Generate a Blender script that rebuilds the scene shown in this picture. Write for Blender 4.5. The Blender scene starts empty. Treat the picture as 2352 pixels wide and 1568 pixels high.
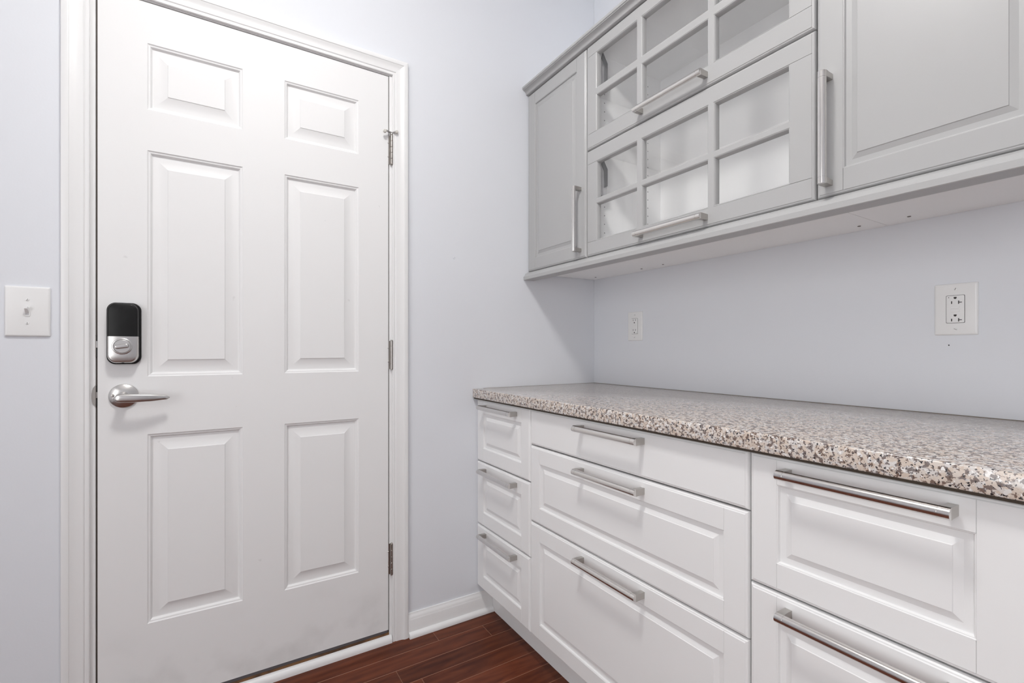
import bpy, bmesh, math, random
from mathutils import Vector

random.seed(7)
SC = bpy.context.scene
COL = SC.collection

# ------------------------------------------------------------------ camera
F_PX, V0 = 1084.11, 801.92
CAM = (-1.5203, -1.7104, 1.0733)
YAW = 0.5546                      # turned to the right of +Y
cam = bpy.data.cameras.new('camera')
cam.sensor_width = 36.0
cam.sensor_fit = 'HORIZONTAL'
cam.lens = F_PX * 36.0 / 2352.0
cam.shift_y = (V0 - 784.0) / 2352.0
cam.clip_start = 0.02
camo = bpy.data.objects.new('camera', cam)
camo.location = CAM
camo.rotation_euler = (math.pi / 2, 0, -YAW)
COL.objects.link(camo)
SC.camera = camo

# ------------------------------------------------------------------ world, exposure
world = bpy.data.worlds.new('world')
world.use_nodes = True
world.node_tree.nodes['Background'].inputs[0].default_value = (1.0, 1.0, 1.0, 1)
world.node_tree.nodes['Background'].inputs[1].default_value = 4.7
SC.world = world
SC.view_settings.view_transform = 'Standard'
SC.view_settings.look = 'None'
SC.view_settings.gamma = 1.0
SC.view_settings.use_curve_mapping = False
SC.view_settings.exposure = 0.12

# lamps of the room: (x, y, watts, radius)
CEIL = 2.76
LAMP = (-1.45, -1.12, 0.15)              # flush dome: x, y, radius
LAMP_RADIANCE = 84.0
FILL_WIN = (-3.3, -1.5, 0.40, 2.20)          # unseen window added to the left wall for fill: y0, y1, z0, z1
SC.cycles.max_bounces = 16
SC.cycles.diffuse_bounces = 10
SC.cycles.transparent_max_bounces = 24

# fill light enters by the added window: a portal only guides the sampling of the world
for _w, _loc, _rot in ((FILL_WIN, (-3.40, (FILL_WIN[0] + FILL_WIN[1]) / 2, (FILL_WIN[2] + FILL_WIN[3]) / 2), (math.pi / 2, 0, -math.pi / 2)),):
    _p = bpy.data.lights.new('fill_window_portal', 'AREA'); _p.shape = 'RECTANGLE'
    _p.size = _w[1] - _w[0]; _p.size_y = _w[3] - _w[2]; _p.cycles.is_portal = True
    _po = bpy.data.objects.new('fill_window_portal', _p); COL.objects.link(_po)
    _po.location = _loc; _po.rotation_euler = _rot

# ------------------------------------------------------------------ materials
def new_mat(name, rgb, rough=0.5, metal=0.0, spec=0.5):
    m = bpy.data.materials.new(name)
    m.use_nodes = True
    b = m.node_tree.nodes['Principled BSDF']
    b.inputs['Base Color'].default_value = (*rgb, 1)
    b.inputs['Roughness'].default_value = rough
    b.inputs['Metallic'].default_value = metal
    b.inputs['Specular IOR Level'].default_value = spec
    return m

def nd(m, t, **kw):
    n = m.node_tree.nodes.new(t)
    for k, v in kw.items():
        setattr(n, k, v)
    return n

def lk(m, a, b):
    m.node_tree.links.new(a, b)

def add_bump(m, scale, strength, dist=0.001, detail=3, coord='Object', stretch=None):
    tc = nd(m, 'ShaderNodeTexCoord')
    no = nd(m, 'ShaderNodeTexNoise')
    no.inputs['Scale'].default_value = scale
    no.inputs['Detail'].default_value = detail
    src = tc.outputs[coord]
    if stretch:
        mp = nd(m, 'ShaderNodeMapping')
        mp.inputs['Scale'].default_value = stretch
        lk(m, src, mp.inputs[0])
        src = mp.outputs[0]
    lk(m, src, no.inputs['Vector'])
    bu = nd(m, 'ShaderNodeBump')
    bu.inputs['Strength'].default_value = strength
    bu.inputs['Distance'].default_value = dist
    lk(m, no.outputs['Fac'], bu.inputs['Height'])
    lk(m, bu.outputs[0], m.node_tree.nodes['Principled BSDF'].inputs['Normal'])
    return no

M = {}
M['wall'] = new_mat('wall_paint', (0.730, 0.748, 0.785), 0.6, spec=0.25)
add_bump(M['wall'], 170, 0.10, 0.0012)
M['ceiling'] = new_mat('ceiling_paint', (0.87, 0.87, 0.87), 0.8)
M['trim'] = new_mat('trim_paint', (0.80, 0.80, 0.80), 0.34)
add_bump(M['trim'], 90, 0.02, 0.0006)
M['door'] = new_mat('door_paint', (0.80, 0.80, 0.80), 0.5, spec=0.3)
def door_marks(m):
    # scuffs on the lower part of the door and paint rubbed off its lock edge
    b = m.node_tree.nodes['Principled BSDF']
    ge = nd(m, 'ShaderNodeNewGeometry')
    no = nd(m, 'ShaderNodeTexNoise'); no.inputs['Scale'].default_value = 7.0; no.inputs['Detail'].default_value = 5
    sep = nd(m, 'ShaderNodeSeparateXYZ')
    lk(m, ge.outputs['Position'], no.inputs['Vector']); lk(m, ge.outputs['Position'], sep.inputs[0])
    mr = nd(m, 'ShaderNodeMapRange'); mr.inputs[1].default_value = 0.30; mr.inputs[2].default_value = 0.04
    lk(m, sep.outputs['Z'], mr.inputs[0])
    r1 = nd(m, 'ShaderNodeMapRange'); r1.inputs[1].default_value = 0.50; r1.inputs[2].default_value = 0.78
    lk(m, no.outputs['Fac'], r1.inputs[0])
    mu = nd(m, 'ShaderNodeMath', operation='MULTIPLY'); lk(m, mr.outputs[0], mu.inputs[0]); lk(m, r1.outputs[0], mu.inputs[1])
    n2 = nd(m, 'ShaderNodeTexNoise'); n2.inputs['Scale'].default_value = 26.0; n2.inputs['Detail'].default_value = 2
    lk(m, ge.outputs['Position'], n2.inputs['Vector'])
    r2 = nd(m, 'ShaderNodeMapRange'); r2.inputs[1].default_value = 0.755; r2.inputs[2].default_value = 0.79
    lk(m, n2.outputs['Fac'], r2.inputs[0])
    ad = nd(m, 'ShaderNodeMath', operation='ADD'); ad.use_clamp = True
    s2 = nd(m, 'ShaderNodeMath', operation='MULTIPLY'); s2.inputs[1].default_value = 0.5; lk(m, r2.outputs[0], s2.inputs[0])
    lk(m, mu.outputs[0], ad.inputs[0]); lk(m, s2.outputs[0], ad.inputs[1])
    mx = nd(m, 'ShaderNodeMix', data_type='RGBA')
    mx.inputs['A'].default_value = (0.80, 0.80, 0.80, 1); mx.inputs['B'].default_value = (0.64, 0.635, 0.63, 1)
    lk(m, ad.outputs[0], mx.inputs['Factor']); lk(m, mx.outputs['Result'], b.inputs['Base Color'])
    n3 = nd(m, 'ShaderNodeTexNoise'); n3.inputs['Scale'].default_value = 220; lk(m, ge.outputs['Position'], n3.inputs['Vector'])
    bu = nd(m, 'ShaderNodeBump'); bu.inputs['Strength'].default_value = 0.04; bu.inputs['Distance'].default_value = 0.0006
    lk(m, n3.outputs['Fac'], bu.inputs['Height']); lk(m, bu.outputs[0], b.inputs['Normal'])
door_marks(M['door'])
M['cab_white'] = new_mat('white_lacquer', (0.80, 0.80, 0.80), 0.33)
M['cab_grey'] = new_mat('grey_lacquer', (0.415, 0.415, 0.415), 0.33)
M['body_white'] = new_mat('white_melamine', (0.92, 0.92, 0.92), 0.4)
M['nickel'] = new_mat('brushed_nickel', (0.72, 0.70, 0.68), 0.22, 1.0)
add_bump(M['nickel'], 300, 0.012, 0.0004, stretch=(30, 0.5, 1))
M['nickel_cast'] = new_mat('cast_nickel', (0.52, 0.50, 0.475), 0.36, 1.0)
M['satin'] = new_mat('satin_nickel', (0.60, 0.585, 0.57), 0.30, 1.0)
M['black'] = new_mat('black_plastic', (0.006, 0.006, 0.006), 0.42, spec=0.3)
M['dark'] = new_mat('dark_void', (0.012, 0.010, 0.009), 0.8)
M['plate'] = new_mat('white_nylon', (0.80, 0.80, 0.795), 0.30)
M['slot'] = new_mat('dark_slot', (0.03, 0.026, 0.024), 0.6)
M['oldmetal'] = new_mat('worn_metal', (0.42, 0.395, 0.37), 0.34, 1.0)
M['rubber'] = new_mat('grey_rubber', (0.10, 0.095, 0.10), 0.55)
M['strip'] = new_mat('brown_weatherstrip', (0.060, 0.045, 0.036), 0.6)
M['tip'] = new_mat('clear_rubber', (0.62, 0.60, 0.56), 0.4)
M['hole'] = new_mat('shelf_hole', (0.22, 0.22, 0.22), 0.8)
M['bracket'] = new_mat('grey_hinge_plastic', (0.50, 0.50, 0.51), 0.4)
M['bracket_dark'] = new_mat('shaded_hinge_steel', (0.16, 0.16, 0.165), 0.5)
M['screwcap'] = new_mat('brown_screw', (0.13, 0.10, 0.08), 0.5)
M['shaded_substrate'] = new_mat('shaded_particle_board', (0.055, 0.040, 0.028), 0.8)
M['caulk'] = new_mat('brown_seam', (0.16, 0.12, 0.075), 0.6)

def mat_glass(name, refl=1.0, tint=(1, 1, 1)):
    m = bpy.data.materials.new(name); m.use_nodes = True
    nt = m.node_tree; nt.nodes.clear()
    out = nd(m, 'ShaderNodeOutputMaterial')
    tr = nd(m, 'ShaderNodeBsdfTransparent'); tr.inputs[0].default_value = (*tint, 1)
    gl = nd(m, 'ShaderNodeBsdfGlossy'); gl.inputs['Roughness'].default_value = 0.02
    fr = nd(m, 'ShaderNodeLayerWeight'); fr.inputs['Blend'].default_value = 0.5
    pw = nd(m, 'ShaderNodeMath', operation='POWER'); pw.inputs[1].default_value = 4.7
    lk(m, fr.outputs['Facing'], pw.inputs[0])
    mu = nd(m, 'ShaderNodeMath', operation='MULTIPLY_ADD'); mu.inputs[1].default_value = 0.9 * refl; mu.inputs[2].default_value = 0.04 * refl
    lk(m, pw.outputs[0], mu.inputs[0])
    mx = nd(m, 'ShaderNodeMixShader')
    lk(m, mu.outputs[0], mx.inputs[0]); lk(m, tr.outputs[0], mx.inputs[1]); lk(m, gl.outputs[0], mx.inputs[2])
    lk(m, mx.outputs[0], out.inputs[0])
    return m
M['glass'] = mat_glass('clear_glass', 0.7, (0.99, 0.99, 0.99))
M['glass_shelf'] = mat_glass('shelf_glass', 0.6, (0.97, 0.97, 0.97))

def mat_granite():
    m = new_mat('speckled_granite_laminate', (0.7, 0.65, 0.6), 0.20, spec=0.5)
    b = m.node_tree.nodes['Principled BSDF']
    ge = nd(m, 'ShaderNodeNewGeometry')
    ns = nd(m, 'ShaderNodeTexNoise'); ns.inputs['Scale'].default_value = 210; ns.inputs['Detail'].default_value = 2
    lk(m, ge.outputs['Position'], ns.inputs['Vector'])
    vm = nd(m, 'ShaderNodeVectorMath', operation='SCALE'); vm.inputs['Scale'].default_value = 0.0055
    sb = nd(m, 'ShaderNodeVectorMath', operation='SUBTRACT'); sb.inputs[1].default_value = (0.5, 0.5, 0.5)
    lk(m, ns.outputs['Color'], sb.inputs[0]); lk(m, sb.outputs[0], vm.inputs[0])
    av = nd(m, 'ShaderNodeVectorMath', operation='ADD')
    lk(m, ge.outputs['Position'], av.inputs[0]); lk(m, vm.outputs[0], av.inputs[1])
    # brown / grey blotches
    n1 = nd(m, 'ShaderNodeTexNoise'); n1.inputs['Scale'].default_value = 120; n1.inputs['Detail'].default_value = 2.5
    n1.inputs['Roughness'].default_value = 0.6
    lk(m, av.outputs[0], n1.inputs['Vector'])
    r1 = nd(m, 'ShaderNodeValToRGB'); r1.color_ramp.interpolation = 'LINEAR'
    e = r1.color_ramp.elements
    e[0].position = 0.525; e[0].color = (0, 0, 0, 1); e[1].position = 0.56; e[1].color = (1, 1, 1, 1)
    lk(m, n1.outputs['Fac'], r1.inputs[0])
    # cell tone for cream crystals
    v1 = nd(m, 'ShaderNodeTexVoronoi'); v1.inputs['Scale'].default_value = 150
    lk(m, av.outputs[0], v1.inputs['Vector'])
    cr = nd(m, 'ShaderNodeValToRGB')
    ce = cr.color_ramp.elements
    ce[0].position = 0.0; ce[0].color = (0.56, 0.46, 0.385, 1); ce[1].position = 1.0; ce[1].color = (0.74, 0.71, 0.68, 1)
    q = cr.color_ramp.elements.new(0.45); q.color = (0.63, 0.545, 0.475, 1)
    q = cr.color_ramp.elements.new(0.8); q.color = (0.62, 0.595, 0.58, 1)
    lk(m, v1.outputs['Color'], cr.inputs[0])
    bc = nd(m, 'ShaderNodeValToRGB')
    be = bc.color_ramp.elements
    be[0].position = 0.2; be[0].color = (0.17, 0.115, 0.09, 1); be[1].position = 0.8; be[1].color = (0.20, 0.17, 0.165, 1)
    lk(m, v1.outputs['Color'], bc.inputs[0])
    m1 = nd(m, 'ShaderNodeMix', data_type='RGBA')
    lk(m, r1.outputs[0], m1.inputs['Factor']); lk(m, cr.outputs[0], m1.inputs['A']); lk(m, bc.outputs[0], m1.inputs['B'])
    # black flecks
    n2 = nd(m, 'ShaderNodeTexNoise'); n2.inputs['Scale'].default_value = 260; n2.inputs['Detail'].default_value = 1.5
    lk(m, av.outputs[0], n2.inputs['Vector'])
    r2 = nd(m, 'ShaderNodeValToRGB')
    e = r2.color_ramp.elements
    e[0].position = 0.615; e[0].color = (0, 0, 0, 1); e[1].position = 0.64; e[1].color = (1, 1, 1, 1)
    lk(m, n2.outputs['Fac'], r2.inputs[0])
    m2 = nd(m, 'ShaderNodeMix', data_type='RGBA'); m2.inputs['B'].default_value = (0.025, 0.024, 0.028, 1)
    lk(m, r2.outputs[0], m2.inputs['Factor']); lk(m, m1.outputs['Result'], m2.inputs['A'])
    # pale quartz flecks
    n3 = nd(m, 'ShaderNodeTexNoise'); n3.inputs['Scale'].default_value = 170; n3.inputs['Detail'].default_value = 1.5
    mp = nd(m, 'ShaderNodeMapping'); mp.inputs['Location'].default_value = (3.1, 1.7, 9.2)
    lk(m, av.outputs[0], mp.inputs[0]); lk(m, mp.outputs[0], n3.inputs['Vector'])
    r3 = nd(m, 'ShaderNodeValToRGB')
    e = r3.color_ramp.elements
    e[0].position = 0.64; e[0].color = (0, 0, 0, 1); e[1].position = 0.67; e[1].color = (1, 1, 1, 1)
    lk(m, n3.outputs['Fac'], r3.inputs[0])
    m3 = nd(m, 'ShaderNodeMix', data_type='RGBA'); m3.inputs['B'].default_value = (0.82, 0.80, 0.78, 1)
    lk(m, r3.outputs[0], m3.inputs['Factor']); lk(m, m2.outputs['Result'], m3.inputs['A'])
    lk(m, m3.outputs['Result'], b.inputs['Base Color'])
    b.inputs['Coat Weight'].default_value = 0.5; b.inputs['Coat Roughness'].default_value = 0.12
    return m
M['granite'] = mat_granite()

def mat_wood():
    m = new_mat('dark_red_wood', (0.1, 0.03, 0.02), 0.34, spec=0.18)
    b = m.node_tree.nodes['Principled BSDF']
    oi = nd(m, 'ShaderNodeObjectInfo')
    ge = nd(m, 'ShaderNodeNewGeometry')
    mp = nd(m, 'ShaderNodeMapping'); mp.inputs['Scale'].default_value = (1.5, 8, 8)
    cm = nd(m, 'ShaderNodeCombineXYZ')
    k = nd(m, 'ShaderNodeMath', operation='MULTIPLY'); k.inputs[1].default_value = 40
    lk(m, oi.outputs['Random'], k.inputs[0]); lk(m, k.outputs[0], cm.inputs[2]); lk(m, k.outputs[0], cm.inputs[0])
    lk(m, ge.outputs['Position'], mp.inputs[0])
    ad = nd(m, 'ShaderNodeVectorMath', operation='ADD'); lk(m, mp.outputs[0], ad.inputs[0]); lk(m, cm.outputs[0], ad.inputs[1])
    no = nd(m, 'ShaderNodeTexNoise'); no.inputs['Scale'].default_value = 3.0; no.inputs['Detail'].default_value = 7
    no.inputs['Distortion'].default_value = 1.4
    lk(m, ad.outputs[0], no.inputs['Vector'])
    wv = nd(m, 'ShaderNodeTexWave'); wv.inputs['Scale'].default_value = 1.3; wv.inputs['Distortion'].default_value = 9
    wv.inputs['Detail'].default_value = 3; wv.bands_direction = 'Y'
    lk(m, ad.outputs[0], wv.inputs['Vector'])
    mi = nd(m, 'ShaderNodeMath', operation='MULTIPLY'); mi.inputs[1].default_value = 0.16; lk(m, wv.outputs['Fac'], mi.inputs[0])
    m65 = nd(m, 'ShaderNodeMath', operation='MULTIPLY_ADD'); m65.inputs[1].default_value = 0.85
    lk(m, no.outputs['Fac'], m65.inputs[0]); lk(m, mi.outputs[0], m65.inputs[2])
    cr = nd(m, 'ShaderNodeValToRGB')
    e = cr.color_ramp.elements
    e[0].position = 0.25; e[0].color = (0.058, 0.0140, 0.0070, 1)
    e[1].position = 0.85; e[1].color = (0.185, 0.051, 0.022, 1)
    lk(m, m65.outputs[0], cr.inputs[0])
    hs = nd(m, 'ShaderNodeHueSaturation')
    mr = nd(m, 'ShaderNodeMapRange'); mr.inputs[3].default_value = 0.78; mr.inputs[4].default_value = 1.25
    lk(m, oi.outputs['Random'], mr.inputs[0]); lk(m, mr.outputs[0], hs.inputs['Value'])
    lk(m, cr.outputs[0], hs.inputs['Color']); lk(m, hs.outputs[0], b.inputs['Base Color'])
    bu = nd(m, 'ShaderNodeBump'); bu.inputs['Strength'].default_value = 0.10; bu.inputs['Distance'].default_value = 0.0006
    lk(m, no.outputs['Fac'], bu.inputs['Height']); lk(m, bu.outputs[0], b.inputs['Normal'])
    return m
M['wood'] = mat_wood()
M['wood_edge'] = new_mat('worn_lit_plank_edge', (0.27, 0.125, 0.075), 0.5)  # worn bevels, paler also for the light they catch
M['wood_gap'] = new_mat('plank_gap', (0.02, 0.008, 0.005), 0.8)
def mat_threshold():
    m = new_mat('brown_threshold', (0.15, 0.07, 0.025), 0.45)
    b = m.node_tree.nodes['Principled BSDF']
    ge = nd(m, 'ShaderNodeNewGeometry')
    no = nd(m, 'ShaderNodeTexNoise'); no.inputs['Scale'].default_value = 14; no.inputs['Detail'].default_value = 4
    lk(m, ge.outputs['Position'], no.inputs['Vector'])
    cr = nd(m, 'ShaderNodeValToRGB'); e = cr.color_ramp.elements
    e[0].position = 0.35; e[0].color = (0.05, 0.025, 0.012, 1); e[1].position = 0.55; e[1].color = (0.20, 0.095, 0.035, 1)
    lk(m, no.outputs['Fac'], cr.inputs[0]); lk(m, cr.outputs[0], b.inputs['Base Color'])
    return m
M['threshold'] = mat_threshold()
def mat_emit(name, strength, rgb=(1, 0.985, 0.96)):
    m = new_mat(name, (0.9, 0.9, 0.9), 0.4)
    b = m.node_tree.nodes['Principled BSDF']
    b.inputs['Emission Color'].default_value = (*rgb, 1)
    b.inputs['Emission Strength'].default_value = strength
    return m
M['lampglass'] = mat_emit('lamp_diffuser', LAMP_RADIANCE)

# ------------------------------------------------------------------ helpers
WLOC = {}          # world location of each object

def empty(name, loc, label=None, cat=None, group=None, parent=None):
    o = bpy.data.objects.new(name, None)
    o.empty_display_size = 0.05
    COL.objects.link(o)
    place(o, loc, parent)
    tag(o, label, cat, group)
    return o

def place(o, loc, parent=None):
    loc = Vector(loc)
    WLOC[o.name] = loc
    if parent is not None:
        o.parent = parent
        o.location = loc - WLOC[parent.name]
    else:
        o.location = loc

def tag(o, label=None, cat=None, group=None, kind=None):
    if label: o['label'] = label
    if cat: o['category'] = cat
    if group: o['group'] = group
    if kind: o['kind'] = kind
    return o

def obj(name, bm, mats, parent=None, smooth=None, origin=None):
    """world-space bmesh -> one object whose origin is the centre of its base"""
    bmesh.ops.recalc_face_normals(bm, faces=bm.faces[:])
    if origin is None:
        xs = [v.co for v in bm.verts]
        lo = Vector((min(c.x for c in xs), min(c.y for c in xs), min(c.z for c in xs)))
        hi = Vector((max(c.x for c in xs), max(c.y for c in xs), max(c.z for c in xs)))
        origin = Vector(((lo.x + hi.x) / 2, (lo.y + hi.y) / 2, lo.z))
    origin = Vector(origin)
    bmesh.ops.translate(bm, verts=bm.verts[:], vec=-origin)
    me = bpy.data.meshes.new(name)
    bm.to_mesh(me); bm.free()
    if not isinstance(mats, (list, tuple)): mats = [mats]
    for m in mats: me.materials.append(M[m] if isinstance(m, str) else m)
    if smooth is not None:
        me.shade_smooth()
        me.set_sharp_from_angle(angle=math.radians(smooth))
    o = bpy.data.objects.new(name, me)
    COL.objects.link(o)
    place(o, origin, parent)
    return o

def BM(): return bmesh.new()

def add(bm, verts, faces, mi=0):
    vs = [bm.verts.new(v) for v in verts]
    for f in faces:
        try:
            fc = bm.faces.new([vs[i] for i in f]); fc.material_index = mi
        except ValueError:
            pass
    return vs

def box(bm, x0, x1, y0, y1, z0, z1, bev=0.0, seg=1, mi=0):
    t = bmesh.new()
    x0, x1 = min(x0, x1), max(x0, x1); y0, y1 = min(y0, y1), max(y0, y1); z0, z1 = min(z0, z1), max(z0, z1)
    v = [t.verts.new(c) for c in ((x0,y0,z0),(x1,y0,z0),(x1,y1,z0),(x0,y1,z0),(x0,y0,z1),(x1,y0,z1),(x1,y1,z1),(x0,y1,z1))]
    for f in ((0,3,2,1),(4,5,6,7),(0,1,5,4),(1,2,6,5),(2,3,7,6),(3,0,4,7)):
        t.faces.new([v[i] for i in f])
    if bev > 0:
        bmesh.ops.bevel(t, geom=t.edges[:], offset=bev, segments=seg, affect='EDGES', profile=0.5)
    for f in t.faces: f.material_index = mi
    merge(bm, t)

def merge(bm, t):
    me = bpy.data.meshes.new('tmp')
    t.to_mesh(me); t.free()
    bm.from_mesh(me)
    bpy.data.meshes.remove(me)

def loft(bm, loops, close=True, cap0=True, cap1=True, mi=0):
    """join equally long point loops"""
    rows = [[bm.verts.new(p) for p in L] for L in loops]
    n = len(rows[0])
    for a, b in zip(rows[:-1], rows[1:]):
        for i in range(n if close else n - 1):
            j = (i + 1) % n
            try:
                f = bm.faces.new((a[i], a[j], b[j], b[i])); f.material_index = mi
            except ValueError: pass
    if cap0:
        f = bm.faces.new(rows[0]); f.material_index = mi
    if cap1:
        f = bm.faces.new(rows[-1][::-1]); f.material_index = mi
    return rows

def prism(bm, W, pts, h0, h1, mi=0, bev=None):
    """polygon (u,v) extruded along depth; bev insets the h0 (outer) face"""
    loops = [[W(u, v, h1) for u, v in pts]]
    if bev:
        cu = sum(p[0] for p in pts) / len(pts); cv = sum(p[1] for p in pts) / len(pts)
        hu = max(abs(p[0] - cu) for p in pts); hv = max(abs(p[1] - cv) for p in pts)
        s = 1 if h1 > h0 else -1
        loops.append([W(u, v, h0 + s * bev) for u, v in pts])
        for a in (30, 60, 90):
            k = bev * (1 - math.cos(math.radians(a))); d = bev * (1 - math.sin(math.radians(a)))
            loops.append([W(cu + (u - cu) * (1 - k / hu), cv + (v - cv) * (1 - k / hv), h0 + s * d) for u, v in pts])
    else:
        loops.append([W(u, v, h0) for u, v in pts])
    loft(bm, loops, mi=mi)

def rrect(u0, u1, v0, v1, r, n=5):
    pts = []
    for cu, cv, a0 in ((u1 - r, v1 - r, 0), (u0 + r, v1 - r, 90), (u0 + r, v0 + r, 180), (u1 - r, v0 + r, 270)):
        for i in range(n + 1):
            a = math.radians(a0 + 90 * i / n)
            pts.append((cu + r * math.cos(a), cv + r * math.sin(a)))
    return pts

def circ(cu, cv, r, n=24):
    return [(cu + r * math.cos(2 * math.pi * i / n), cv + r * math.sin(2 * math.pi * i / n)) for i in range(n)]

def lathe(bm, W, cu, cv, prof, n=32, mi=0):
    """prof: (radius, depth) rings about the normal through (cu,cv)"""
    loft(bm, [[W(u, v, h) for u, v in circ(cu, cv, max(r, 1e-5), n)] for r, h in prof], mi=mi)

def tube_z(bm, x, y, r, z0, z1, n=20, mi=0, bev=0.0):
    P = []
    st = [(r - bev, z0), (r, z0 + bev), (r, z1 - bev), (r - bev, z1)] if bev else [(r, z0), (r, z1)]
    for rr, z in st:
        P.append([(x + rr * math.cos(2*math.pi*i/n), y + rr * math.sin(2*math.pi*i/n), z) for i in range(n)])
    loft(bm, P, mi=mi)

def nested(bm, W, u0, u1, v0, v1, prof, close_field=True, mi=0):
    """rectangular loops stepping inwards from an opening; prof: (inset, depth)"""
    L = []
    for i, h in prof:
        L.append([W(u0 + i, v0 + i, h), W(u1 - i, v0 + i, h), W(u1 - i, v1 - i, h), W(u0 + i, v1 - i, h)])
    loft(bm, L, cap0=False, cap1=close_field, mi=mi)

OUT = [(0, .0075), (.0014, .0036), (.0034, .0017), (.0056, .0014), (.0072, 0)]
OUT_J = [0, 0, 0, .0001, .0006]     # insets on a butt joint
def board(bm, W, u0, u1, v0, v1, sides, T=.0105):
    """sides: dict l r b t -> 'o' outer moulded edge, 'j' butt joint, 'i' square"""
    L = [[(u0, v0), (u1, v0), (u1, v1), (u0, v1)]]
    loops = [[W(u, v, T) for u, v in L[0]]]
    for k, (ins, h) in enumerate(OUT):
        g = {s: (ins if sides[s] == 'o' else OUT_J[k] if sides[s] == 'j' else 0.0) for s in 'lrbt'}
        a, b, c, d = u0 + g['l'], u1 - g['r'], v0 + g['b'], v1 - g['t']
        loops.append([W(a, c, h), W(b, c, h), W(b, d, h), W(a, d, h)])
    loft(bm, loops)

PANEL = [(0, 0), (.0012, .0010), (.0024, .0012), (.0043, .0058), (.0150, .0064), (.0255, .0028), (.0265, .0016)]

def handle(parent, W, axis, c0, c1, cc):
    """half-round bar on two square feet. axis 'u' or 'v'; c0..c1 along, cc across"""
    bm = BM()
    w, dome, stand = .0088, .0095, .0300
    def P(a, b, h):
        return W(a, b, h) if axis == 'u' else W(b, a, h)
    n = 10
    half = [(cc - w * math.cos(math.pi * i / n), -stand - dome * math.sin(math.pi * i / n)) for i in range(n + 1)]
    fd = .0135
    def seg(a0, a1, sc=1.0):
        loops = []
        for a in (a0, a1):
            loops.append([P(a, cc + (b - cc) * sc, h if sc == 1 else -stand + (h + stand) * sc) for b, h in half])
        loft(bm, loops)
    seg(c0, c0 + fd); seg(c0 + fd, c0 + fd + .0006, .95); seg(c0 + fd + .0006, c1 - fd - .0006)
    seg(c1 - fd - .0006, c1 - fd, .95); seg(c1 - fd, c1)
    for a0, a1 in ((c0, c0 + fd), (c1 - fd, c1)):
        s0, s1 = (.0, .0015) if a0 == c0 else (.0015, .0)
        loops = []
        for h, k in ((-.0002, .0078), (-.012, .0080), (-stand, .0088)):
            loops.append([P(a0 + (s0 if h > -.02 else 0), cc - k, h), P(a1 - (s1 if h > -.02 else 0), cc - k, h),
                          P(a1 - (s1 if h > -.02 else 0), cc + k, h), P(a0 + (s0 if h > -.02 else 0), cc + k, h)])
        loft(bm, loops, mi=1)
    return obj('handle', bm, ['nickel', 'nickel_cast'], parent, smooth=35)

# ------------------------------------------------------------------ room shell
RX0, RY0 = -3.3, -3.9
DX0, DX1, DZ0, DZ1 = -1.8069, -0.9941, 0.0450, 2.0724      # door slab
OX0, OX1, OZ1 = -1.832, -0.969, 2.0975                      # rough opening

def struct(o): o['kind'] = 'structure'; return o

def wall_with_hole(name, x0, x1, y0, y1, z0, z1, hx0, hx1, hz1):
    bm = BM()
    box(bm, x0, hx0, y0, y1, z0, z1); box(bm, hx1, x1, y0, y1, z0, z1); box(bm, hx0, hx1, y0, y1, hz1, z1)
    bmesh.ops.remove_doubles(bm, verts=bm.verts[:], dist=1e-5)
    return struct(obj(name, bm, 'wall'))
wall_with_hole('wall_back', RX0, 0.12, 0.0, 0.12, 0.0, CEIL, OX0, OX1, OZ1)
bm = BM(); box(bm, 0.0, 0.12, RY0, -0.0005, 0, CEIL); struct(obj('wall_right', bm, 'wall'))
def fill_window_wall(wname, nname, w, a0, a1, swap):
    # wall with one added fill window; swap False: wall along y at x = RX0, True: along x at y = RY0
    def bx(bm, p0, p1, q0, q1, z0, z1):
        if swap: box(bm, p0, p1, RY0 - q1, RY0 - q0, z0, z1)
        else: box(bm, RX0 - q1, RX0 - q0, p0, p1, z0, z1)
    bm = BM()
    bx(bm, a0, w[0], 0, .12, 0, CEIL); bx(bm, w[1], a1, 0, .12, 0, CEIL)
    bx(bm, w[0], w[1], 0, .12, 0, w[2]); bx(bm, w[0], w[1], 0, .12, w[3], CEIL)
    struct(obj(wname, bm, 'wall'))
    bm = BM(); m = (w[0] + w[1]) / 2
    for p0, p1, z0, z1 in ((w[0], w[0] + .05, w[2], w[3]), (w[1] - .05, w[1], w[2], w[3]), (w[0], w[1], w[2], w[2] + .05), (w[0], w[1], w[3] - .05, w[3]), (m - .02, m + .02, w[2], w[3])):
        bx(bm, p0, p1, .03, .08, z0, z1)
    win = struct(obj(nname, bm, 'trim'))
    for p0, p1 in ((w[0] + .05, m - .02), (m + .02, w[1] - .05)):
        bm = BM(); bx(bm, p0, p1, .054, .058, w[2] + .05, w[3] - .05); obj('pane', bm, 'glass', win)
fill_window_wall('wall_left', 'fill_window_1', FILL_WIN, RY0, 0.12, False)  # unseen window, added to bring fill light into the room
bm = BM(); box(bm, RX0 - .12, 0.12, RY0 - .12, RY0, 0, CEIL); struct(obj('wall_front', bm, 'wall'))
bm = BM(); box(bm, RX0 - .12, 0.12, RY0 - .12, 0.12, CEIL, CEIL + .1); struct(obj('ceiling', bm, 'ceiling'))

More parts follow.
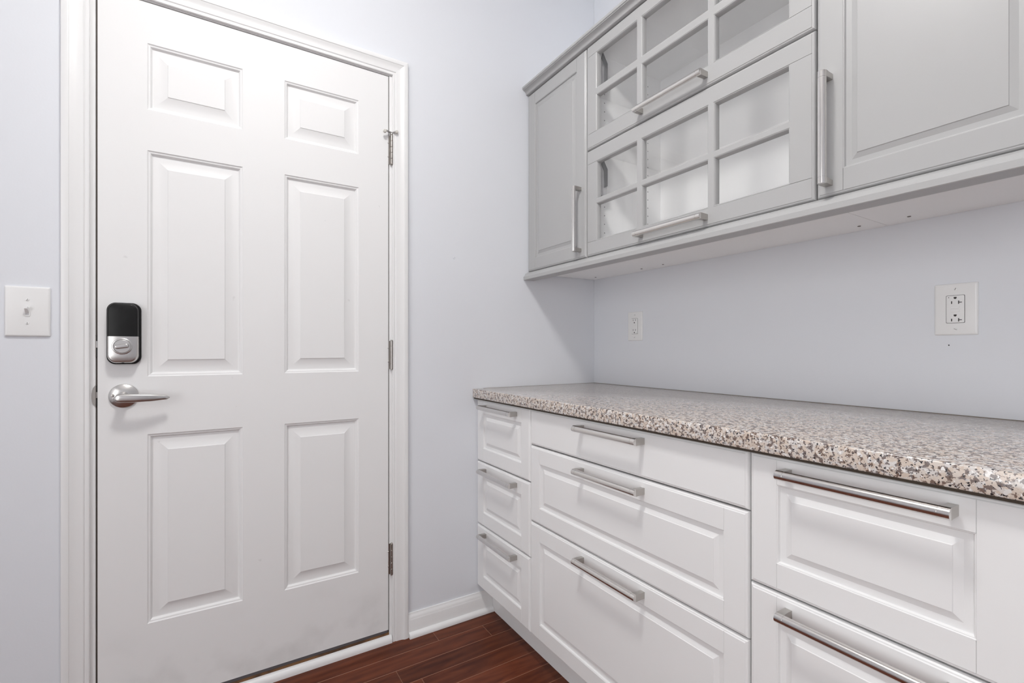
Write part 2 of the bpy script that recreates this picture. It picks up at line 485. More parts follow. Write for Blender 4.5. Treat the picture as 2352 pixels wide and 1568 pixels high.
# floor: dark base, planks laid along X
bm = BM(); box(bm, RX0 - .12, 0.12, RY0 - .12, 0.30, -.06, -.0045)
floor = struct(obj('floor', bm, 'wood_gap'))
PW = 0.0785
row = 0
yt = -0.011
fixed = {1: -0.833, 2: -0.652, 3: -1.02}
def plank(x0, x1, y0, y1):
    bm = BM()
    c = .0009
    g = .0002
    x0 += g; x1 -= g; y0 += g; y1 -= g
    lo = [(x0, y0, -.0045), (x1, y0, -.0045), (x1, y1, -.0045), (x0, y1, -.0045)]
    mid = [(x0, y0, -c), (x1, y0, -c), (x1, y1, -c), (x0, y1, -c)]
    top = [(x0 + c, y0 + c, 0), (x1 - c, y0 + c, 0), (x1 - c, y1 - c, 0), (x0 + c, y1 - c, 0)]
    r = loft(bm, [lo, mid, top], cap0=False)
    bm.faces.ensure_lookup_table()
    for f in bm.faces:
        zs = [v.co.z for v in f.verts]
        f.material_index = 1 if (min(zs) > -.002 and min(zs) < -1e-6) else 0
    obj('plank', bm, ['wood', 'wood_edge'], floor)
y = yt + PW
while y > RY0:
    y0, y1 = max(y - PW, RY0), min(y, 0.0)
    if y1 > y0 + .004:
        cuts = [RX0]
        if row in fixed:
            f0 = fixed[row]
            cuts += [f0 - random.uniform(.75, 1.1)] + [f0]
            cuts = sorted(cuts)
        else:
            x = RX0 + random.uniform(.3, 1.2)
            while x < -0.85:
                cuts.append(x); x += random.uniform(.65, 1.25)
        cuts.append(-0.52)
        for a, b in zip(cuts[:-1], cuts[1:]):
            plank(a, b, y0, y1)
    y -= PW; row += 1

# baseboards with shoe moulding (right of the door, left of the door)
def sweep_x(bm, x0, x1, prof):
    """prof: (y,z) closed loop, extruded along x"""
    loft(bm, [[(x, a, b) for a, b in prof] for x in (x0, x1)])
BASEP = [(-.0002, 0), (-.014, 0), (-.014, .060), (-.0125, .064), (-.0118, .066), (-.0115, .0685), (-.0085, .0755), (-.0060, .0790), (-.0056, .0815), (-.0050, .0840), (-.0002, .0845)]
SHOEP = [(-.0142, .0), (-.0285, .0), (-.0285, .006), (-.0272, .011), (-.0242, .0152), (-.0195, .0178), (-.0142, .0185)]
for nm, a, b in (('baseboard_back', -0.9235, -0.5645), ('baseboard_back_left', RX0, -1.8800)):
    bm = BM(); sweep_x(bm, a, b, BASEP)
    bb = struct(obj(nm, bm, 'trim', smooth=30))
    bm = BM(); sweep_x(bm, a + .002, b, SHOEP)
    obj('shoe_moulding', bm, 'trim', bb, smooth=40)

# door casing, mitred
CASP = [(0, 0), (0, .0075), (.0015, .0090), (.0055, .0095), (.0085, .0090), (.0095, .0082), (.0110, .0095), (.0125, .0108), (.0240, .0112),
        (.0330, .0125), (.0385, .0150), (.0400, .0155), (.0410, .0168), (.0430, .0175), (.0530, .0175), (.0560, .0165), (.0570, .0150), (.0570, 0)]
CIX0, CIX1, CIZ = -1.8222, -0.9808, 2.0790
def casing_leg(name, side):
    bm = BM(); loops = []
    if side in 'lr':
        s, xi = (-1, CIX0) if side == 'l' else (1, CIX1)
        for k in (0, 1):
            loops.append([(xi + s * w, -.0001 - t, (0.0005 if k == 0 else CIZ + w)) for w, t in CASP])
    else:
        for s, xi in ((-1, CIX0), (1, CIX1)):
            loops.append([(xi + s * w, -.0001 - t, CIZ + w) for w, t in CASP])
    loft(bm, loops)
    return struct(obj(name, bm, 'trim', smooth=28))
casing_leg('trim_1', 'l'); casing_leg('trim_2', 't'); casing_leg('trim_3', 'r')

# jambs with stops, weatherstrip, threshold
def jamb(name, bx, stop, strip):
    bm = BM(); box(bm, *bx, bev=.0012)
    j = struct(obj(name, bm, 'trim'))
    bm = BM(); box(bm, *stop); obj('door_stop', bm, 'trim', j)
    bm = BM(); box(bm, *strip); obj('weatherstrip', bm, 'strip', j)
    return j
jl = jamb('trim_4', (OX0 + .001, DX0 - .0042, .0002, .1195, .0005, DZ1 + .0040), (DX0 - .0040, DX0 + .010, .050, .0850, .028, DZ1), (DX0 - .0041, DX0 - .0004, .006, .030, .03, DZ1))
jt = jamb('trim_5', (OX0 + .001, OX1 - .001, .0002, .1195, DZ1 + .0042, OZ1 - .0005), (DX0, DX1, .050, .0850, DZ1 - .010, DZ1 + .0040), (DX0, DX1, .006, .030, DZ1 + .0004, DZ1 + .0040))
jr = jamb('trim_6', (DX1 + .0036, OX1 - .001, .0002, .1195, .0005, DZ1 + .0040), (DX1 - .010, DX1 + .0034, .050, .0850, .028, DZ1), (DX1 + .0004, DX1 + .0035, .006, .030, .03, DZ1))

# strike plates on the lock-side jamb
bm = BM()
lip = []
for i in range(9):
    a = -1 + 2 * i / 8
    lip.append((.9448 + a * .0290, .0078 * (1 - a * a) ** .5))
pts_f = [(DX0 - .0045 - d, z) for z, d in lip]
loops = []
W_door = lambda u, v, h: (u, h, v)
prism(bm, W_door, [(DX0 - .0042, .9158), ] + pts_f + [(DX0 - .0042, .9738)], -.0016, -.0002)
box(bm, DX0 - .0042, DX0 - .0034, -.0010, .020, .916, .974)
box(bm, DX0 - .0034, DX0 - .0008, .0012, .012, .939, .955, mi=0)
sp = obj('strike_plate', bm, 'oldmetal', jl, smooth=30)
bm = BM(); box(bm, DX0 - .0033, DX0 - .0010, -.0002, .004, .918, .9385); box(bm, DX0 - .0033, DX0 - .0010, -.0002, .004, .9555, .972)
obj('strike_recess', bm, 'dark', sp)
bm = BM(); box(bm, DX0 - .0044, DX0 - .0032, -.0003, .018, 1.053, 1.113)
sp2 = obj('strike_plate', bm, 'oldmetal', jl)
bm = BM(); box(bm, DX0 - .0031, DX0 - .0008, .0006, .01, 1.078, 1.096); obj('deadbolt', bm, 'satin', sp2)
bm = BM(); box(bm, DX0 - .0031, DX0 - .0012, -.0002, .004, 1.056, 1.0775); box(bm, DX0 - .0031, DX0 - .0012, -.0002, .004, 1.0965, 1.112)
obj('strike_recess', bm, 'dark', sp2)

# threshold with white half-round in front
bm = BM()
sweep_x(bm, DX0 - .003, DX1 + .003, [(.003, .0005), (.003, .0305), (.0045, .0335), (.012, .0350), (.10, .0350), (.115, .02), (.115, .0005)])
th = struct(obj('trim_7', bm, 'threshold', smooth=20)); tag(th, 'brown wooden threshold under the white door')
bm = BM()
pr = [(.0025, .0005), (-.0135, .0005)] + [(-.0135 + .016 * (1 - math.cos(math.radians(a))), .007 + .0180 * math.sin(math.radians(a))) for a in range(0, 91, 15)]
sweep_x(bm, CIX0 - .001, -.9835, pr)
q = obj('threshold_moulding', bm, 'trim', th, smooth=40)
tag(q, 'white rounded moulding along the foot of the threshold')

# ------------------------------------------------------------------ door
DP = [(0, 0), (.0026, .0026), (.0066, .0034), (.0108, .0098), (.0135, .0102), (.0240, .0090), (.0340, .0070), (.0420, .0047), (.0475, .0026), (.0488, .0010)]
ux = [DX0, -1.6975, -1.4582, -1.3392, -1.1005, DX1]
vz = [DZ0, .2820, .8285, .9950, 1.6475, 1.7650, 1.9560, DZ1]
def in_panel(i, j): return i in (1, 3) and j in (1, 3, 5)
bm = BM()
grid = {}
def gv(i, j):
    if (i, j) not in grid: grid[(i, j)] = bm.verts.new((ux[i], 0.0, vz[j]))
    return grid[(i, j)]
for i in range(5):
    for j in range(7):
        if not in_panel(i, j):
            bm.faces.new((gv(i, j), gv(i + 1, j), gv(i + 1, j + 1), gv(i, j + 1)))
rim = [gv(i, 0) for i in range(6)] + [gv(5, j) for j in range(1, 8)] + [gv(i, 7) for i in range(4, -1, -1)] + [gv(0, j) for j in range(6, 0, -1)]
back = [bm.verts.new((v.co.x, .044, v.co.z)) for v in rim]
n = len(rim)
for i in range(n):
    bm.faces.new((rim[i], rim[(i + 1) % n], back[(i + 1) % n], back[i]))
bm.faces.new(back)
door = struct(obj('door_1', bm, 'door'))
tag(door, 'white six-panel door with black and nickel keypad lock and lever')
for i in (1, 3):
    for j in (1, 3, 5):
        bm = BM(); nested(bm, W_door, ux[i], ux[i + 1], vz[j], vz[j + 1], DP)
        obj('panel', bm, 'door', door, smooth=12)
# dark sweep under the slab
bm = BM(); box(bm, DX0 + .002, DX1 - .002, .0015, .040, .0352, .0449)
obj('door_sweep', bm, 'rubber', door)

# hinges
def hinge(zb, zt, stop=False):
    bm = BM(); hx, hy = -.9838, -.0060
    kn = (zt - zb) / 5
    for k in range(5):
        tube_z(bm, hx, hy, .0056, zb + k * kn + .0005, zb + (k + 1) * kn - .0005, bev=.0005)
    tube_z(bm, hx, hy, .0044, zb, zt)
    # leaf edges beside the barrel
    box(bm, DX1 - .0004, hx, -.0008, .004, zb + .001, zt - .001)
    h = obj('hinge', bm, 'oldmetal', door, smooth=35)
    bm = BM()
    tube_z(bm, hx, hy, .0045, zt, zt + .0025, bev=.0008)
    tube_z(bm, hx, hy, .0030, zb - .003, zb, bev=.0008)
    obj('hinge_pin', bm, 'oldmetal', h, smooth=35)
    for f in (.27, .74):
        bm = BM(); z = zb + f * (zt - zb)
        lathe(bm, W_door, DX1 - .0004, z, [(.0028, -.0002), (.0026, -.0016), (.0014, -.0026)], 10)
        obj('hinge_screw', bm, 'satin', h, smooth=40)
    if stop:
        bm = BM()
        z = zt + .012
        tube_z(bm, hx, hy, .0052, zt + .0026, zt + .008, bev=.0006)
        # bent arm: two plates reaching out to the pads
        def arm(p, q, w):
            d = Vector(q) - Vector(p); d.normalize(); up = Vector((0, 0, 1)); s = d.cross(up).normalized() * w
            L = []
            for c in (p, q):
                c = Vector(c); L.append([c - s - up * .0016, c + s - up * .0016, c + s + up * .0016, c - s + up * .0016])
            loft(bm, L)
        arm((hx - .002, hy, zt + .0095), (hx - .0260, hy - .014, zt + .0080), .0042)
        arm((hx + .002, hy, zt + .0095), (hx + .0135, hy - .013, zt + .0120), .0040)
        st = obj('hinge_stop', bm, 'satin', h, smooth=35)
        for cx, cy, cz in ((hx - .0290, hy - .0150, zt + .0045), (hx + .0150, hy - .0140, zt + .0125)):
            bm = BM()
            lathe(bm, W_door, cx, cz, [(.0045, cy + .008), (.0058, cy + .006), (.0058, cy - .001), (.0040, cy - .003)], 14)
            obj('rubber_tip', bm, 'tip', h, smooth=35)
hinge(.2475, .3610); hinge(1.0000, 1.1050); hinge(1.7505, 1.8570, True)

# keypad lock
LX, LW = -1.7490, .0335
def lock_shape(x0, x1, z0, z1, arch, r, n=7):
    pts = []
    cx = (x0 + x1) / 2; hw = (x1 - x0) / 2
    base = rrect(x0, x1, z0, z1, r, n)
    for u, v in base:
        k = 1 - ((u - cx) / hw) ** 2
        if v > (z0 + z1) / 2: v += arch * (k - 0) - arch
        else: v -= arch * k - arch
        pts.append((u, v))
    return pts
bm = BM(); prism(bm, W_door, lock_shape(LX - .0385 + .001, LX + .0385, 1.0305, 1.2050, .004, .018), -.010, -.0001, bev=.002)
lock = obj('keypad_lock', bm, 'black', door, smooth=35)
tag(lock, 'rounded door lock, black above and satin nickel below')
def clipped_cover(zlo, zhi, z0, z1, name, mat):
    shape = lock_shape(LX - LW - .001, LX + LW + .001, 1.0335, 1.2035, .0045, .0175, 9)
    sections = [(-.009, 1.0, 1.0), (-.022, .985, .99), (-.0275, .955, .975), (-.0300, .91, .955), (-.0310, .84, .93)]
    cz = (1.0335 + 1.2035) / 2
    bm = BM(); loops = []
    for h, ku, kv in sections:
        loops.append([(LX + (u - LX) * ku, h, cz + (v - cz) * kv) for u, v in shape])
    loft(bm, loops)
    for zc, nrm in ((zlo, (0, 0, -1)), (zhi, (0, 0, 1))):
        bmesh.ops.bisect_plane(bm, geom=bm.verts[:] + bm.edges[:] + bm.faces[:], plane_co=(0, 0, zc), plane_no=nrm, clear_outer=True)
        bmesh.ops.holes_fill(bm, edges=[e for e in bm.edges if e.is_boundary])
    return obj(name, bm, mat, lock, smooth=50)
clipped_cover(1.1095, 1.30, 0, 0, 'battery_cover', 'black')
clipped_cover(.9, 1.1090, 0, 0, 'lower_cover', 'satin')
bm = BM()
TZ = 1.0815; TX = LX - .0005
lathe(bm, W_door, TX, TZ, [(.0225, -.0305), (.0225, -.0335), (.0210, -.0345), (.0192, -.0345), (.0186, -.0335)], 40)
lathe(bm, W_door, TX, TZ, [(.0182, -.0325), (.0182, -.0345), (.0175, -.0350)], 40)
c, s = math.cos(math.radians(9)), math.sin(math.radians(9))
bar = [(TX + u * c - v * s, TZ + u * s + v * c) for u, v in rrect(-.0150, .0150, -.0055, .0055, .0045)]
prism(bm, W_door, bar, -.0450, -.0348, bev=.0025)
obj('thumb_turn', bm, 'satin', lock, smooth=35)
for zz, rr in ((1.1985, .0034), (1.0392, .0046)):
    bm = BM(); lathe(bm, W_door, LX, zz, [(rr, -.0235), (rr, -.0265)], 16); obj('lock_screw', bm, 'slot', lock)
# embossed round emblem
bm = BM()
EZ = 1.1825
for r0, r1 in ((.0068, .0078),):
    loft(bm, [[W_door(u, v, h) for u, v in circ(LX, EZ, r, 28)] for r, h in ((r1, -.0309), (r1, -.0314), (r0, -.0314), (r0, -.0309))], cap0=False, cap1=False)
def stroke(p, q, w):
    d = Vector((q[0] - p[0], q[1] - p[1])); d.normalize(); nx, nz = -d.y * w, d.x * w
    prism(bm, W_door, [(p[0] + nx, p[1] + nz), (q[0] + nx, q[1] + nz), (q[0] - nx, q[1] - nz), (p[0] - nx, p[1] - nz)], -.0314, -.0309)
stroke((LX, EZ - .0045), (LX, EZ), .0006); stroke((LX, EZ), (LX - .0035, EZ + .0045), .0006); stroke((LX, EZ), (LX + .0035, EZ + .0045), .0006)
obj('emblem', bm, 'black', lock)

# lever
RXc, RZc = -1.7502, .9420
bm = BM()
lathe(bm, W_door, RXc, RZc, [(.0335, -.0002), (.0335, -.0035), (.0325, -.0055), (.0270, -.0085), (.0200, -.0110), (.0150, -.0125)], 48)
lathe(bm, W_door, RXc, RZc, [(.0125, -.0120), (.0115, -.0300), (.0115, -.0420)], 28)
lev = obj('lever_handle', bm, 'satin', door, smooth=30)
bm = BM(); loops = []
L0, L1 = -1.7660, -1.6420
for i in range(19):
    t = i / 18
    x = L0 + (L1 - L0) * t
    rnd = math.sqrt(max(0.0, 1 - ((.10 - t) / .10) ** 2)) if t < .10 else 1
    tipr = math.sqrt(max(0.0, 1 - ((t - .97) / .03) ** 2)) if t > .97 else 1
    hz = .0116 if t < .35 else .0116 - .0020 * (t - .35) / .33 if t < .68 else .0096 - .0044 * (t - .68) / .32
    hz *= max(.15, rnd) * max(.25, tipr)
    hy = (.0066 - .0015 * t) * max(.4, rnd) * max(.3, tipr)
    yc = -.0480 - .006 * math.sin(math.pi * min(1, t * 1.1)) + .010 * t
    zc = .9395 - .0040 * t
    loops.append([(x, yc - hy * math.copysign(abs(math.sin(a)) ** .6, math.sin(a)), zc + hz * math.copysign(abs(math.cos(a)) ** .7, math.cos(a))) for a in [2 * math.pi * k / 20 for k in range(20)]])
loft(bm, loops)
obj('lever', bm, 'satin', lev, smooth=40)
bm = BM()
lathe(bm, W_door, RXc - .0225, RZc + .002, [(.0040, -.0085), (.0040, -.0112), (.0030, -.0116)], 16)
lathe(bm, W_door, RXc - .0225, RZc + .002, [(.0019, -.0110), (.0019, -.0117)], 12, mi=1)
obj('rosette_screw', bm, ['oldmetal', 'satin'], lev, smooth=35)

# ------------------------------------------------------------------ switch and outlets
W_back = lambda u, v, h: (u, h, v)            # u = x, h along y
W_right = lambda u, v, h: (h, -u, v)          # u = -y, h along x
def plate(name, W, u0, u1, v0, v1, label, cat, hole=None):
    bm = BM(); prism(bm, W, rrect(u0, u1, v0, v1, .0022, 3), -.0062, -.0001, bev=.0045)
    return tag(obj(name, bm, 'plate', smooth=28), label, cat)
def screw(parent, W, u, v, h, ang):
    bm = BM(); lathe(bm, W, u, v, [(.0035, h), (.0034, h - .0008), (.0022, h - .0013)], 16)
    sc_ = obj('screw', bm, 'plate', parent, smooth=40)
    bm = BM(); c, s = math.cos(ang), math.sin(ang)
    prism(bm, W, [(u + a * c - b * s, v + a * s + b * c) for a, b in ((-.0027, -.0004), (.0027, -.0004), (.0027, .0004), (-.0027, .0004))], h - .00145, h - .0009)
    obj('screw_slot', bm, 'slot', sc_)
SWX, SWZ = -1.9446, 1.1715
sw = plate('light_switch', W_back, SWX - .0432, SWX + .0432, SWZ - .0650, SWZ + .0650, 'white toggle light switch plate left of the door', 'light switch')
bm = BM()
prism(bm, W_back, rrect(SWX - .0052, SWX + .0052, SWZ - .0122, SWZ + .0122, .0012, 2), -.0078, -.0062)
obj('toggle_surround', bm, 'plate', sw, smooth=30)
bm = BM()
loops = [[(SWX - .0036, -.0078, SWZ - .004), (SWX + .0036, -.0078, SWZ - .004), (SWX + .0036, -.0078, SWZ + .0085), (SWX - .0036, -.0078, SWZ + .0085)],
         [(SWX - .0032, -.0145, SWZ + .0030), (SWX + .0032, -.0145, SWZ + .0030), (SWX + .0032, -.0145, SWZ + .0110), (SWX - .0032, -.0145, SWZ + .0110)],
         [(SWX - .0029, -.0190, SWZ + .0068), (SWX + .0029, -.0190, SWZ + .0068), (SWX + .0029, -.0190, SWZ + .0122), (SWX - .0029, -.0190, SWZ + .0122)]]
loft(bm, loops); obj('toggle', bm, 'plate', sw)
bm = BM(); prism(bm, W_back, [(SWX - .0036, SWZ - .0100), (SWX + .0036, SWZ - .0100), (SWX + .0036, SWZ - .0042), (SWX - .0036, SWZ - .0042)], -.0080, -.0076)
obj('toggle_slot', bm, 'bracket', sw)
screw(sw, W_back, SWX, SWZ + .0305, -.0062, 1.2); screw(sw, W_back, SWX, SWZ - .0305, -.0062, 1.5)

def gfci(name, uc, zc, label, ground_up, hw, hz, twenty):
    o = plate(name, W_right, uc - hw, uc + hw, zc - hz, zc + hz, label, 'outlet')
    bm = BM(); prism(bm, W_right, rrect(uc - .0174, uc + .0174, zc - .0338, zc + .0338, .0025, 3), -.0064, -.0060)
    obj('gap_line', bm, 'slot', o)
    bm = BM(); prism(bm, W_right, rrect(uc - .0166, uc + .0166, zc - .0330, zc + .0330, .0022, 3), -.0078, -.0063, bev=.0008)
    face = obj('receptacle_face', bm, 'plate', o, smooth=30)
    H0, H1 = -.0081, -.0070
    def slot(pts):
        bm = BM(); prism(bm, W_right, pts, H0, H1); obj('slot', bm, 'slot', face)
    def rc(a, b, c, d): return [(a, c), (b, c), (b, d), (a, d)]
    for s in (1, -1):
        cz = zc + s * .0212
        g = 1 if ground_up else -1
        gz = cz + g * .0062; sz = cz - g * .0050
        slot([(uc + .0027 * math.cos(a), gz - g * .0002 - g * .0027 * math.sin(a)) for a in [math.pi * k / 8 for k in range(9)]]
             + [(uc - .0027, gz + g * .0020), (uc + .0027, gz + g * .0020)])
        slot(rc(uc - .0073, uc - .0055, sz - .0032, sz + .0032))
        if twenty:
            slot([(uc + .0055, sz - .0040), (uc + .0073, sz - .0040), (uc + .0073, sz - .0009), (uc + .0122, sz - .0009),
                  (uc + .0122, sz + .0009), (uc + .0073, sz + .0009), (uc + .0073, sz + .0040), (uc + .0055, sz + .0040)])
        else:
            slot(rc(uc + .0055, uc + .0073, sz - .0036, sz + .0036))
    led = (-.0120, .0285) if ground_up else (.0120, -.0295)
    bm = BM(); prism(bm, W_right, circ(uc + led[0], zc + led[1], .0009, 10), H0, H1); obj('indicator_lamp', bm, 'slot', face)
    for a, b in ((.0012, .0072), (-.0072, -.0010)):
        bm = BM(); prism(bm, W_right, rc(uc - .0080, uc + .0080, zc + a, zc + b), -.0088, -.0074, bev=.0005)
        obj('test_button', bm, 'plate', face)
    screw(o, W_right, uc, zc + hz * .775, -.0062, 1.15 if ground_up else .1)
    screw(o, W_right, uc, zc - hz * .775, -.0062, -.4 if ground_up else .7)
    return o
gfci('wall_outlet', .2656, 1.1722, 'small white outlet plate on the wall near the corner', False, .0408, .0620, False)
gfci('wall_outlet', 1.3043, 1.1705, 'large white outlet plate with dark T-shaped slots on the right', True, .0400, .0626, True)

# plug left in the wall and a nail hole
bm = BM(); lathe(bm, W_back, -.7307, 1.4354, [(.0048, -.0001), (.0044, -.0016), (.0030, -.0022), (.0026, -.0008)], 18)
wa = tag(obj('wall_anchor', bm, 'wall', smooth=40), 'painted-over screw anchor in the wall between door and cabinet', 'wall anchor')
bm = BM(); lathe(bm, W_right, 1.2906, 1.0834, [(.0016, -.0001), (.0012, -.0006)], 12)
tag(obj('nail_hole', bm, 'slot'), 'tiny dark nail hole below the large outlet', 'nail')  # small dark dot standing for the nail hole

# ------------------------------------------------------------------ base cabinets
LXF, UXF = -.6301, -.3812
def Wfront(X): return lambda u, v, h: (X + h, -u, v)
WL, WU = Wfront(LXF), Wfront(UXF)
STILE = .0530

def solid_front(parent, name, W, X, u0, u1, z0, z1, mat, flat=False, depth_box=0.0, label=None):
    """framed front: backing slab (+ drawer box) with stiles, rails, raised centre panel"""
    bm = BM()
    if flat:
        board(bm, W, u0, u1, z0, z1, dict(l='o', r='o', b='o', t='o'), T=.019)
    else:
        box(bm, X + .0104, X + .019, -u1 + .001, -u0 - .001, z0 + .001, z1 - .001)
    if depth_box:
        bx0, bx1 = X + .0195, X + .0195 + depth_box
        a, b, h0, h1 = -u1 + .028, -u0 - .028, z0 + .02, z1 - .055
        box(bm, bx0, bx1, a, a + .012, h0, h1); box(bm, bx0, bx1, b - .012, b, h0, h1)
        box(bm, bx1, bx1 + .012, a, b, h0, h1); box(bm, bx0, bx1, a, b, h0 - .004, h0)
    d = obj(name, bm, mat, parent)
    if label: d['label'] = label
    if not flat:
        a, b = u0 + STILE, u1 - STILE
        c, e = z0 + STILE, z1 - STILE
        for l, r, sides in ((u0, a, dict(l='o', r='j', b='o', t='o')), (b, u1, dict(l='j', r='o', b='o', t='o'))):
            # the stile runs full height; its inner edge is square beside the panel
            bm = BM(); board(bm, W, l, r, z0, z1, sides); obj('stile', bm, mat, d)
        for l, h, sides in ((z0, c, dict(l='j', r='j', b='o', t='i')), (e, z1, dict(l='j', r='j', b='i', t='o'))):
            bm = BM(); board(bm, W, a, b, l, h, sides); obj('rail', bm, mat, d)
        bm = BM(); nested(bm, W, a - .0006, b + .0006, c, e, PANEL)
        obj('panel', bm, mat, d, smooth=10)
    return d

def base_cabinet(u0, u1, rows, label, hspan, flat_first=False):
    root = empty('base_cabinet', (-.30, -(u0 + u1) / 2, .1155), label, 'cabinet', 'white drawer cabinets under the countertop')
    bm = BM()
    xb, xf = -.004, LXF + .0225
    t = .018
    za, zb = .1155, .8735
    ya, yb = -(u1 - .0006), -(u0 + .0006)
    box(bm, xf, xb, ya, ya + t, za, zb); box(bm, xf, xb, yb - t, yb, za, zb)
    box(bm, xf, xb, ya + t, yb - t, za, za + t); box(bm, xb - .006, xb, ya + t, yb - t, za + t, zb)
    box(bm, xf, xf + .06, ya + t, yb - t, zb - t, zb)
    obj('body', bm, 'body_white', root)
    for k, (zt, zl) in enumerate(rows):
        fl = flat_first and k == 0
        d = solid_front(root, 'drawer', WL, LXF, u0 + .0016, u1 - .0016, zl + .0016, zt - .0016, 'cab_white', flat=fl, depth_box=.46)
        hz = zt - (.0268 if fl else .0285)
        handle(d, WL, 'u', hspan[0], hspan[1], hz)
    return root
base_cabinet(.0015, .3885, [(.8738, .6235), (.6235, .3690), (.3690, .1150)], 'narrow white three-drawer cabinet in the corner beside the door wall', (.0700, .3085))
base_cabinet(.3890, 1.1630, [(.8738, .7522), (.7522, .4962), (.4962, .1150)], 'wide white middle cabinet with plain top drawer', (.6545, .8940), True)
base_cabinet(1.1635, 1.5480, [(.8738, .6160), (.6160, .3610), (.3610, .1080)], 'narrow white drawer cabinet at the right end, nearest the viewer', (1.2340, 1.4755))

bm = BM(); box(bm, -.5635, -.5475, -1.545, -.0005, .0005, .1140)
tag(obj('toe_kick', bm, 'cab_white'), 'white toe-kick board on the floor under the drawer cabinets', 'toe kick')

bm = BM(); box(bm, -.6500, -.0030, -1.5750, -.0020, .8788, .9140, bev=.0028, seg=3)
ct = tag(obj('countertop', bm, 'granite', smooth=40), 'speckled beige and brown granite-look countertop over white drawers', 'countertop')
bm = BM(); box(bm, -.0030, -.0006, -1.5740, -.0020, .8900, .9146); box(bm, -.60, -.0030, -.0020, -.0006, .8900, .9143)
obj('seam_filler', bm, 'caulk', ct)
bm = BM(); box(bm, -.6440, -.0040, -1.5700, -.0030, .8738, .8787)  # substrate strip, coloured dark to put shade into the gap above the drawers
obj('shaded_substrate', bm, 'shaded_substrate', ct)

# ------------------------------------------------------------------ wall cabinets
UZ0, UZ1 = 1.4095, 2.1720
UB = 1.4035
def carcass(bm, u0, u1, z0, z1, back=True):
    xf, xb, t = UXF + .0215, -.0008, .018
    ya, yb = -(u1 - .0006), -(u0 + .0006)
    box(bm, xf, xb, ya, ya + t, z0, z1); box(bm, xf, xb, yb - t, yb, z0, z1)
    box(bm, xf, xb, ya + t, yb - t, z0, z0 + t); box(bm, xf, xb, ya + t, yb - t, z1 - t, z1)
    box(bm, xb - .005, xb, ya + t, yb - t, z0 + t, z1 - t)
def wall_cabinet(u0, u1, label):
    root = empty('wall_cabinet', (-.19, -(u0 + u1) / 2, UB), label, 'wall cabinet', 'grey wall cabinets above the countertop')
    bm = BM(); carcass(bm, u0, u1, UB, UZ1 + .001)
    obj('body', bm, 'body_white', root)
    return root
def under_screws(root, pts):
    for u, x in pts:
        bm = BM()
        Wd = lambda a, b, h: (a, b, UB - .0001 - h)
        lathe(bm, Wd, x, -u, [(.0040, 0), (.0036, .0012), (.0016, .0013)], 14)
        obj('screw', bm, 'screwcap', root, smooth=40)
c1 = wall_cabinet(.0015, .3870, 'narrow grey wall cabinet with solid door in the corner')
d = solid_front(c1, 'door', WU, UXF, .0022, .3852, UZ0, UZ1, 'cab_grey')
handle(d, WU, 'v', 1.4345, 1.6735, .3522)
under_screws(c1, [(.075, -.057), (.345, -.050)])
c3 = wall_cabinet(1.1680, 1.5530, 'grey wall cabinet with solid door at the right end')
d = solid_front(c3, 'door', WU, UXF, 1.1695, 1.5515, UZ0, UZ1, 'cab_grey')
handle(d, WU, 'v', 1.4315, 1.6745, 1.1950)
under_screws(c3, [(1.233, -.064)])

c2 = wall_cabinet(.3870, 1.1680, 'wide grey wall cabinet with two glass lift-up doors')
under_screws(c2, [(.459, -.054), (1.125, -.063), (1.113, -.263)])
GLZ = [(0, 0), (.0012, .0010), (.0022, .0012), (.0040, .0048), (.0046, .0100), (.0046, .0190)]
CU = [(.4400, .6345), (.6515, .8935), (.9095, 1.1108)]
def glass_door(z0, z1, rows, hz, label):
    W = WU; u0, u1 = .3890, 1.1660
    bm = BM()
    for a, b in CU:
        for c, e in rows: nested(bm, W, a, b, c, e, GLZ, close_field=False)
    d = obj('door', bm, 'cab_grey', c2, smooth=10)
    d['label'] = label
    a, b = CU[0][0], CU[-1][1]; c, e = rows[-1][0], rows[0][1]
    for l, h, sides in ((z0, c, dict(l='o', r='o', b='o', t='j')), (e, z1, dict(l='o', r='o', b='j', t='o'))):
        bm = BM(); board(bm, W, u0, u1, l, h, sides, T=.019); obj('rail', bm, 'cab_grey', d)
    # rails keep a square edge along the glass, so close the joint chamfer there
    for l, r, sides in ((u0, a, dict(l='o', r='i', b='j', t='j')), (b, u1, dict(l='i', r='o', b='j', t='j'))):
        bm = BM(); board(bm, W, l, r, c, e, sides, T=.019); obj('stile', bm, 'cab_grey', d)
    ii = dict(l='i', r='i', b='i', t='i')
    for k in (0, 1):
        bm = BM(); board(bm, W, CU[k][1], CU[k + 1][0], c - .0006, e + .0006, ii, T=.019); obj('muntin', bm, 'cab_grey', d)
    for a2, b2 in CU:
        bm = BM(); board(bm, W, a2, b2, rows[1][1], rows[0][0], ii, T=.019); obj('muntin', bm, 'cab_grey', d)
        for c2_, e2 in rows:
            bm = BM(); box(bm, UXF + .0115, UXF + .0150, -b2 + .0047, -a2 - .0047, c2_ + .0047, e2 - .0047)
            obj('pane', bm, 'glass', d)
    handle(d, W, 'u', .6475, .8925, hz)
    return d
glass_door(1.7960, UZ1, [(2.0020, 2.1310), (1.8515, 1.9815)], 1.8270, 'upper glass door with six panes')
glass_door(UZ0, 1.7930, [(1.6080, 1.7430), (1.4610, 1.5945)], 1.4360, 'lower glass door with six panes')
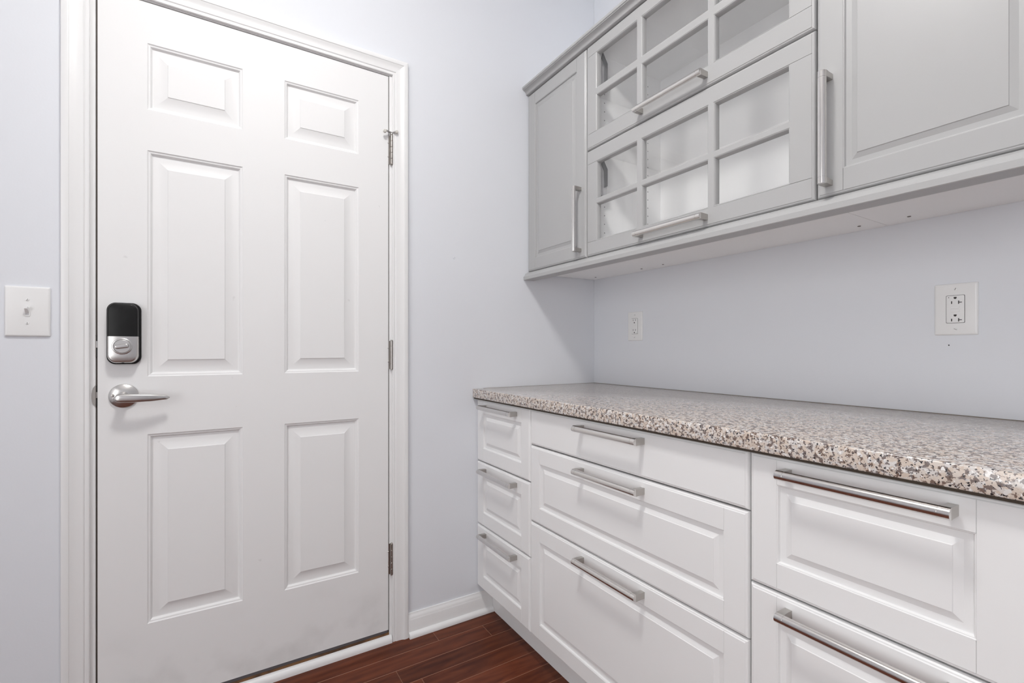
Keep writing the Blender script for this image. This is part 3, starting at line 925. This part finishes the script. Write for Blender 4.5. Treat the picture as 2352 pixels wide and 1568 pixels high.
# glass shelves, pin holes and lift arms inside
for z in (1.9960, 1.7880):
    bm = BM(); box(bm, UXF + .045, -.012, -1.1480, -.4065, z, z + .006); obj('shelf', bm, 'glass_shelf', c2)
bm = BM()
W_side = lambda u, v, h: (u, h, v)
yin = -(.3870 + .0006 + .018)
for xcol in (-.309, -.080):
    z = 1.4715
    while z < 2.13:
        if not (xcol < -.2 and (z > 2.025 or 1.62 < z < 1.74)):
            prism(bm, W_side, circ(xcol, z, .0023, 8), yin - .0002, yin + .002)
        z += .032
h = obj('shelf_pin_holes', bm, 'hole', c2); h['kind'] = 'stuff'
for zc in (2.075, 1.690):
    bm = BM()
    prism(bm, W_side, [(-.352, zc - .055), (-.330, zc - .070), (-.318, zc - .055), (-.318, zc + .045), (-.335, zc + .075), (-.352, zc + .075)], yin - .022, yin - .0005)
    br = obj('lift_hinge', bm, 'bracket', c2)
    bm = BM()
    prism(bm, W_side, [(-.345, zc + .052), (-.338, zc + .072), (-.3165, zc + .040), (-.3165, zc - .022), (-.332, zc - .030), (-.332, zc + .030)], yin - .0245, yin - .0222)  # dark plate: the shaded face of the hinge cover put into colour
    obj('shaded_hinge_arm', bm, 'bracket_dark', br)

# crown and light rail running along all three wall cabinets
def sweep_y(bm, y0, y1, prof):
    loft(bm, [[(a, y, b) for a, b in prof] for y in (y0, y1)])
CROWN = [(-.3605, 2.1745), (-.3860, 2.1745), (-.3885, 2.1752), (-.3900, 2.1770), (-.3890, 2.1788), (-.3900, 2.1815), (-.3930, 2.1855), (-.3975, 2.1890), (-.4025, 2.1912), (-.4055, 2.1920),
         (-.4055, 2.1940), (-.4085, 2.1955), (-.4095, 2.1975), (-.4095, 2.2040), (-.4080, 2.2050), (-.3605, 2.2050)]
bm = BM(); sweep_y(bm, -1.5620, -.0006, CROWN)
tag(obj('crown_moulding', bm, 'cab_grey', smooth=25), 'grey crown moulding along the top of the wall cabinets', 'moulding')
RAIL = [(-.3520, 1.4030), (-.3620, 1.4030), (-.3620, 1.4070), (-.3800, 1.4070), (-.3822, 1.4058), (-.3885, 1.4015), (-.3905, 1.4008), (-.3925, 1.3990), (-.3960, 1.3935), (-.3995, 1.3885), (-.4015, 1.3875),
        (-.4025, 1.3862), (-.4025, 1.3735), (-.4010, 1.3720), (-.3520, 1.3720)]
bm = BM(); sweep_y(bm, -1.5620, -.0006, RAIL)
tag(obj('light_rail', bm, 'cab_grey', smooth=25), 'grey moulding along the bottom edge of the wall cabinets', 'moulding')

# ------------------------------------------------------------------ ceiling lamp
lx, ly, r = LAMP
root = empty('ceiling_lamp', (lx, ly, CEIL - .11), 'round white dome lamp on the ceiling in front of the door', 'ceiling lamp')
Wc = lambda a, b, h: (a, b, CEIL - h)
bm = BM(); lathe(bm, Wc, lx, ly, [(r + .015, .0005), (r + .015, .018), (r + .006, .026), (r - .002, .026)], 40)
obj('lamp_base', bm, 'satin', root, smooth=35)
bm = BM(); lathe(bm, Wc, lx, ly, [(r, .026), (r * .97, .045), (r * .85, .066), (r * .62, .085), (r * .33, .097), (r * .05, .101)], 32)
obj('lamp_shade', bm, 'lampglass', root, smooth=60)
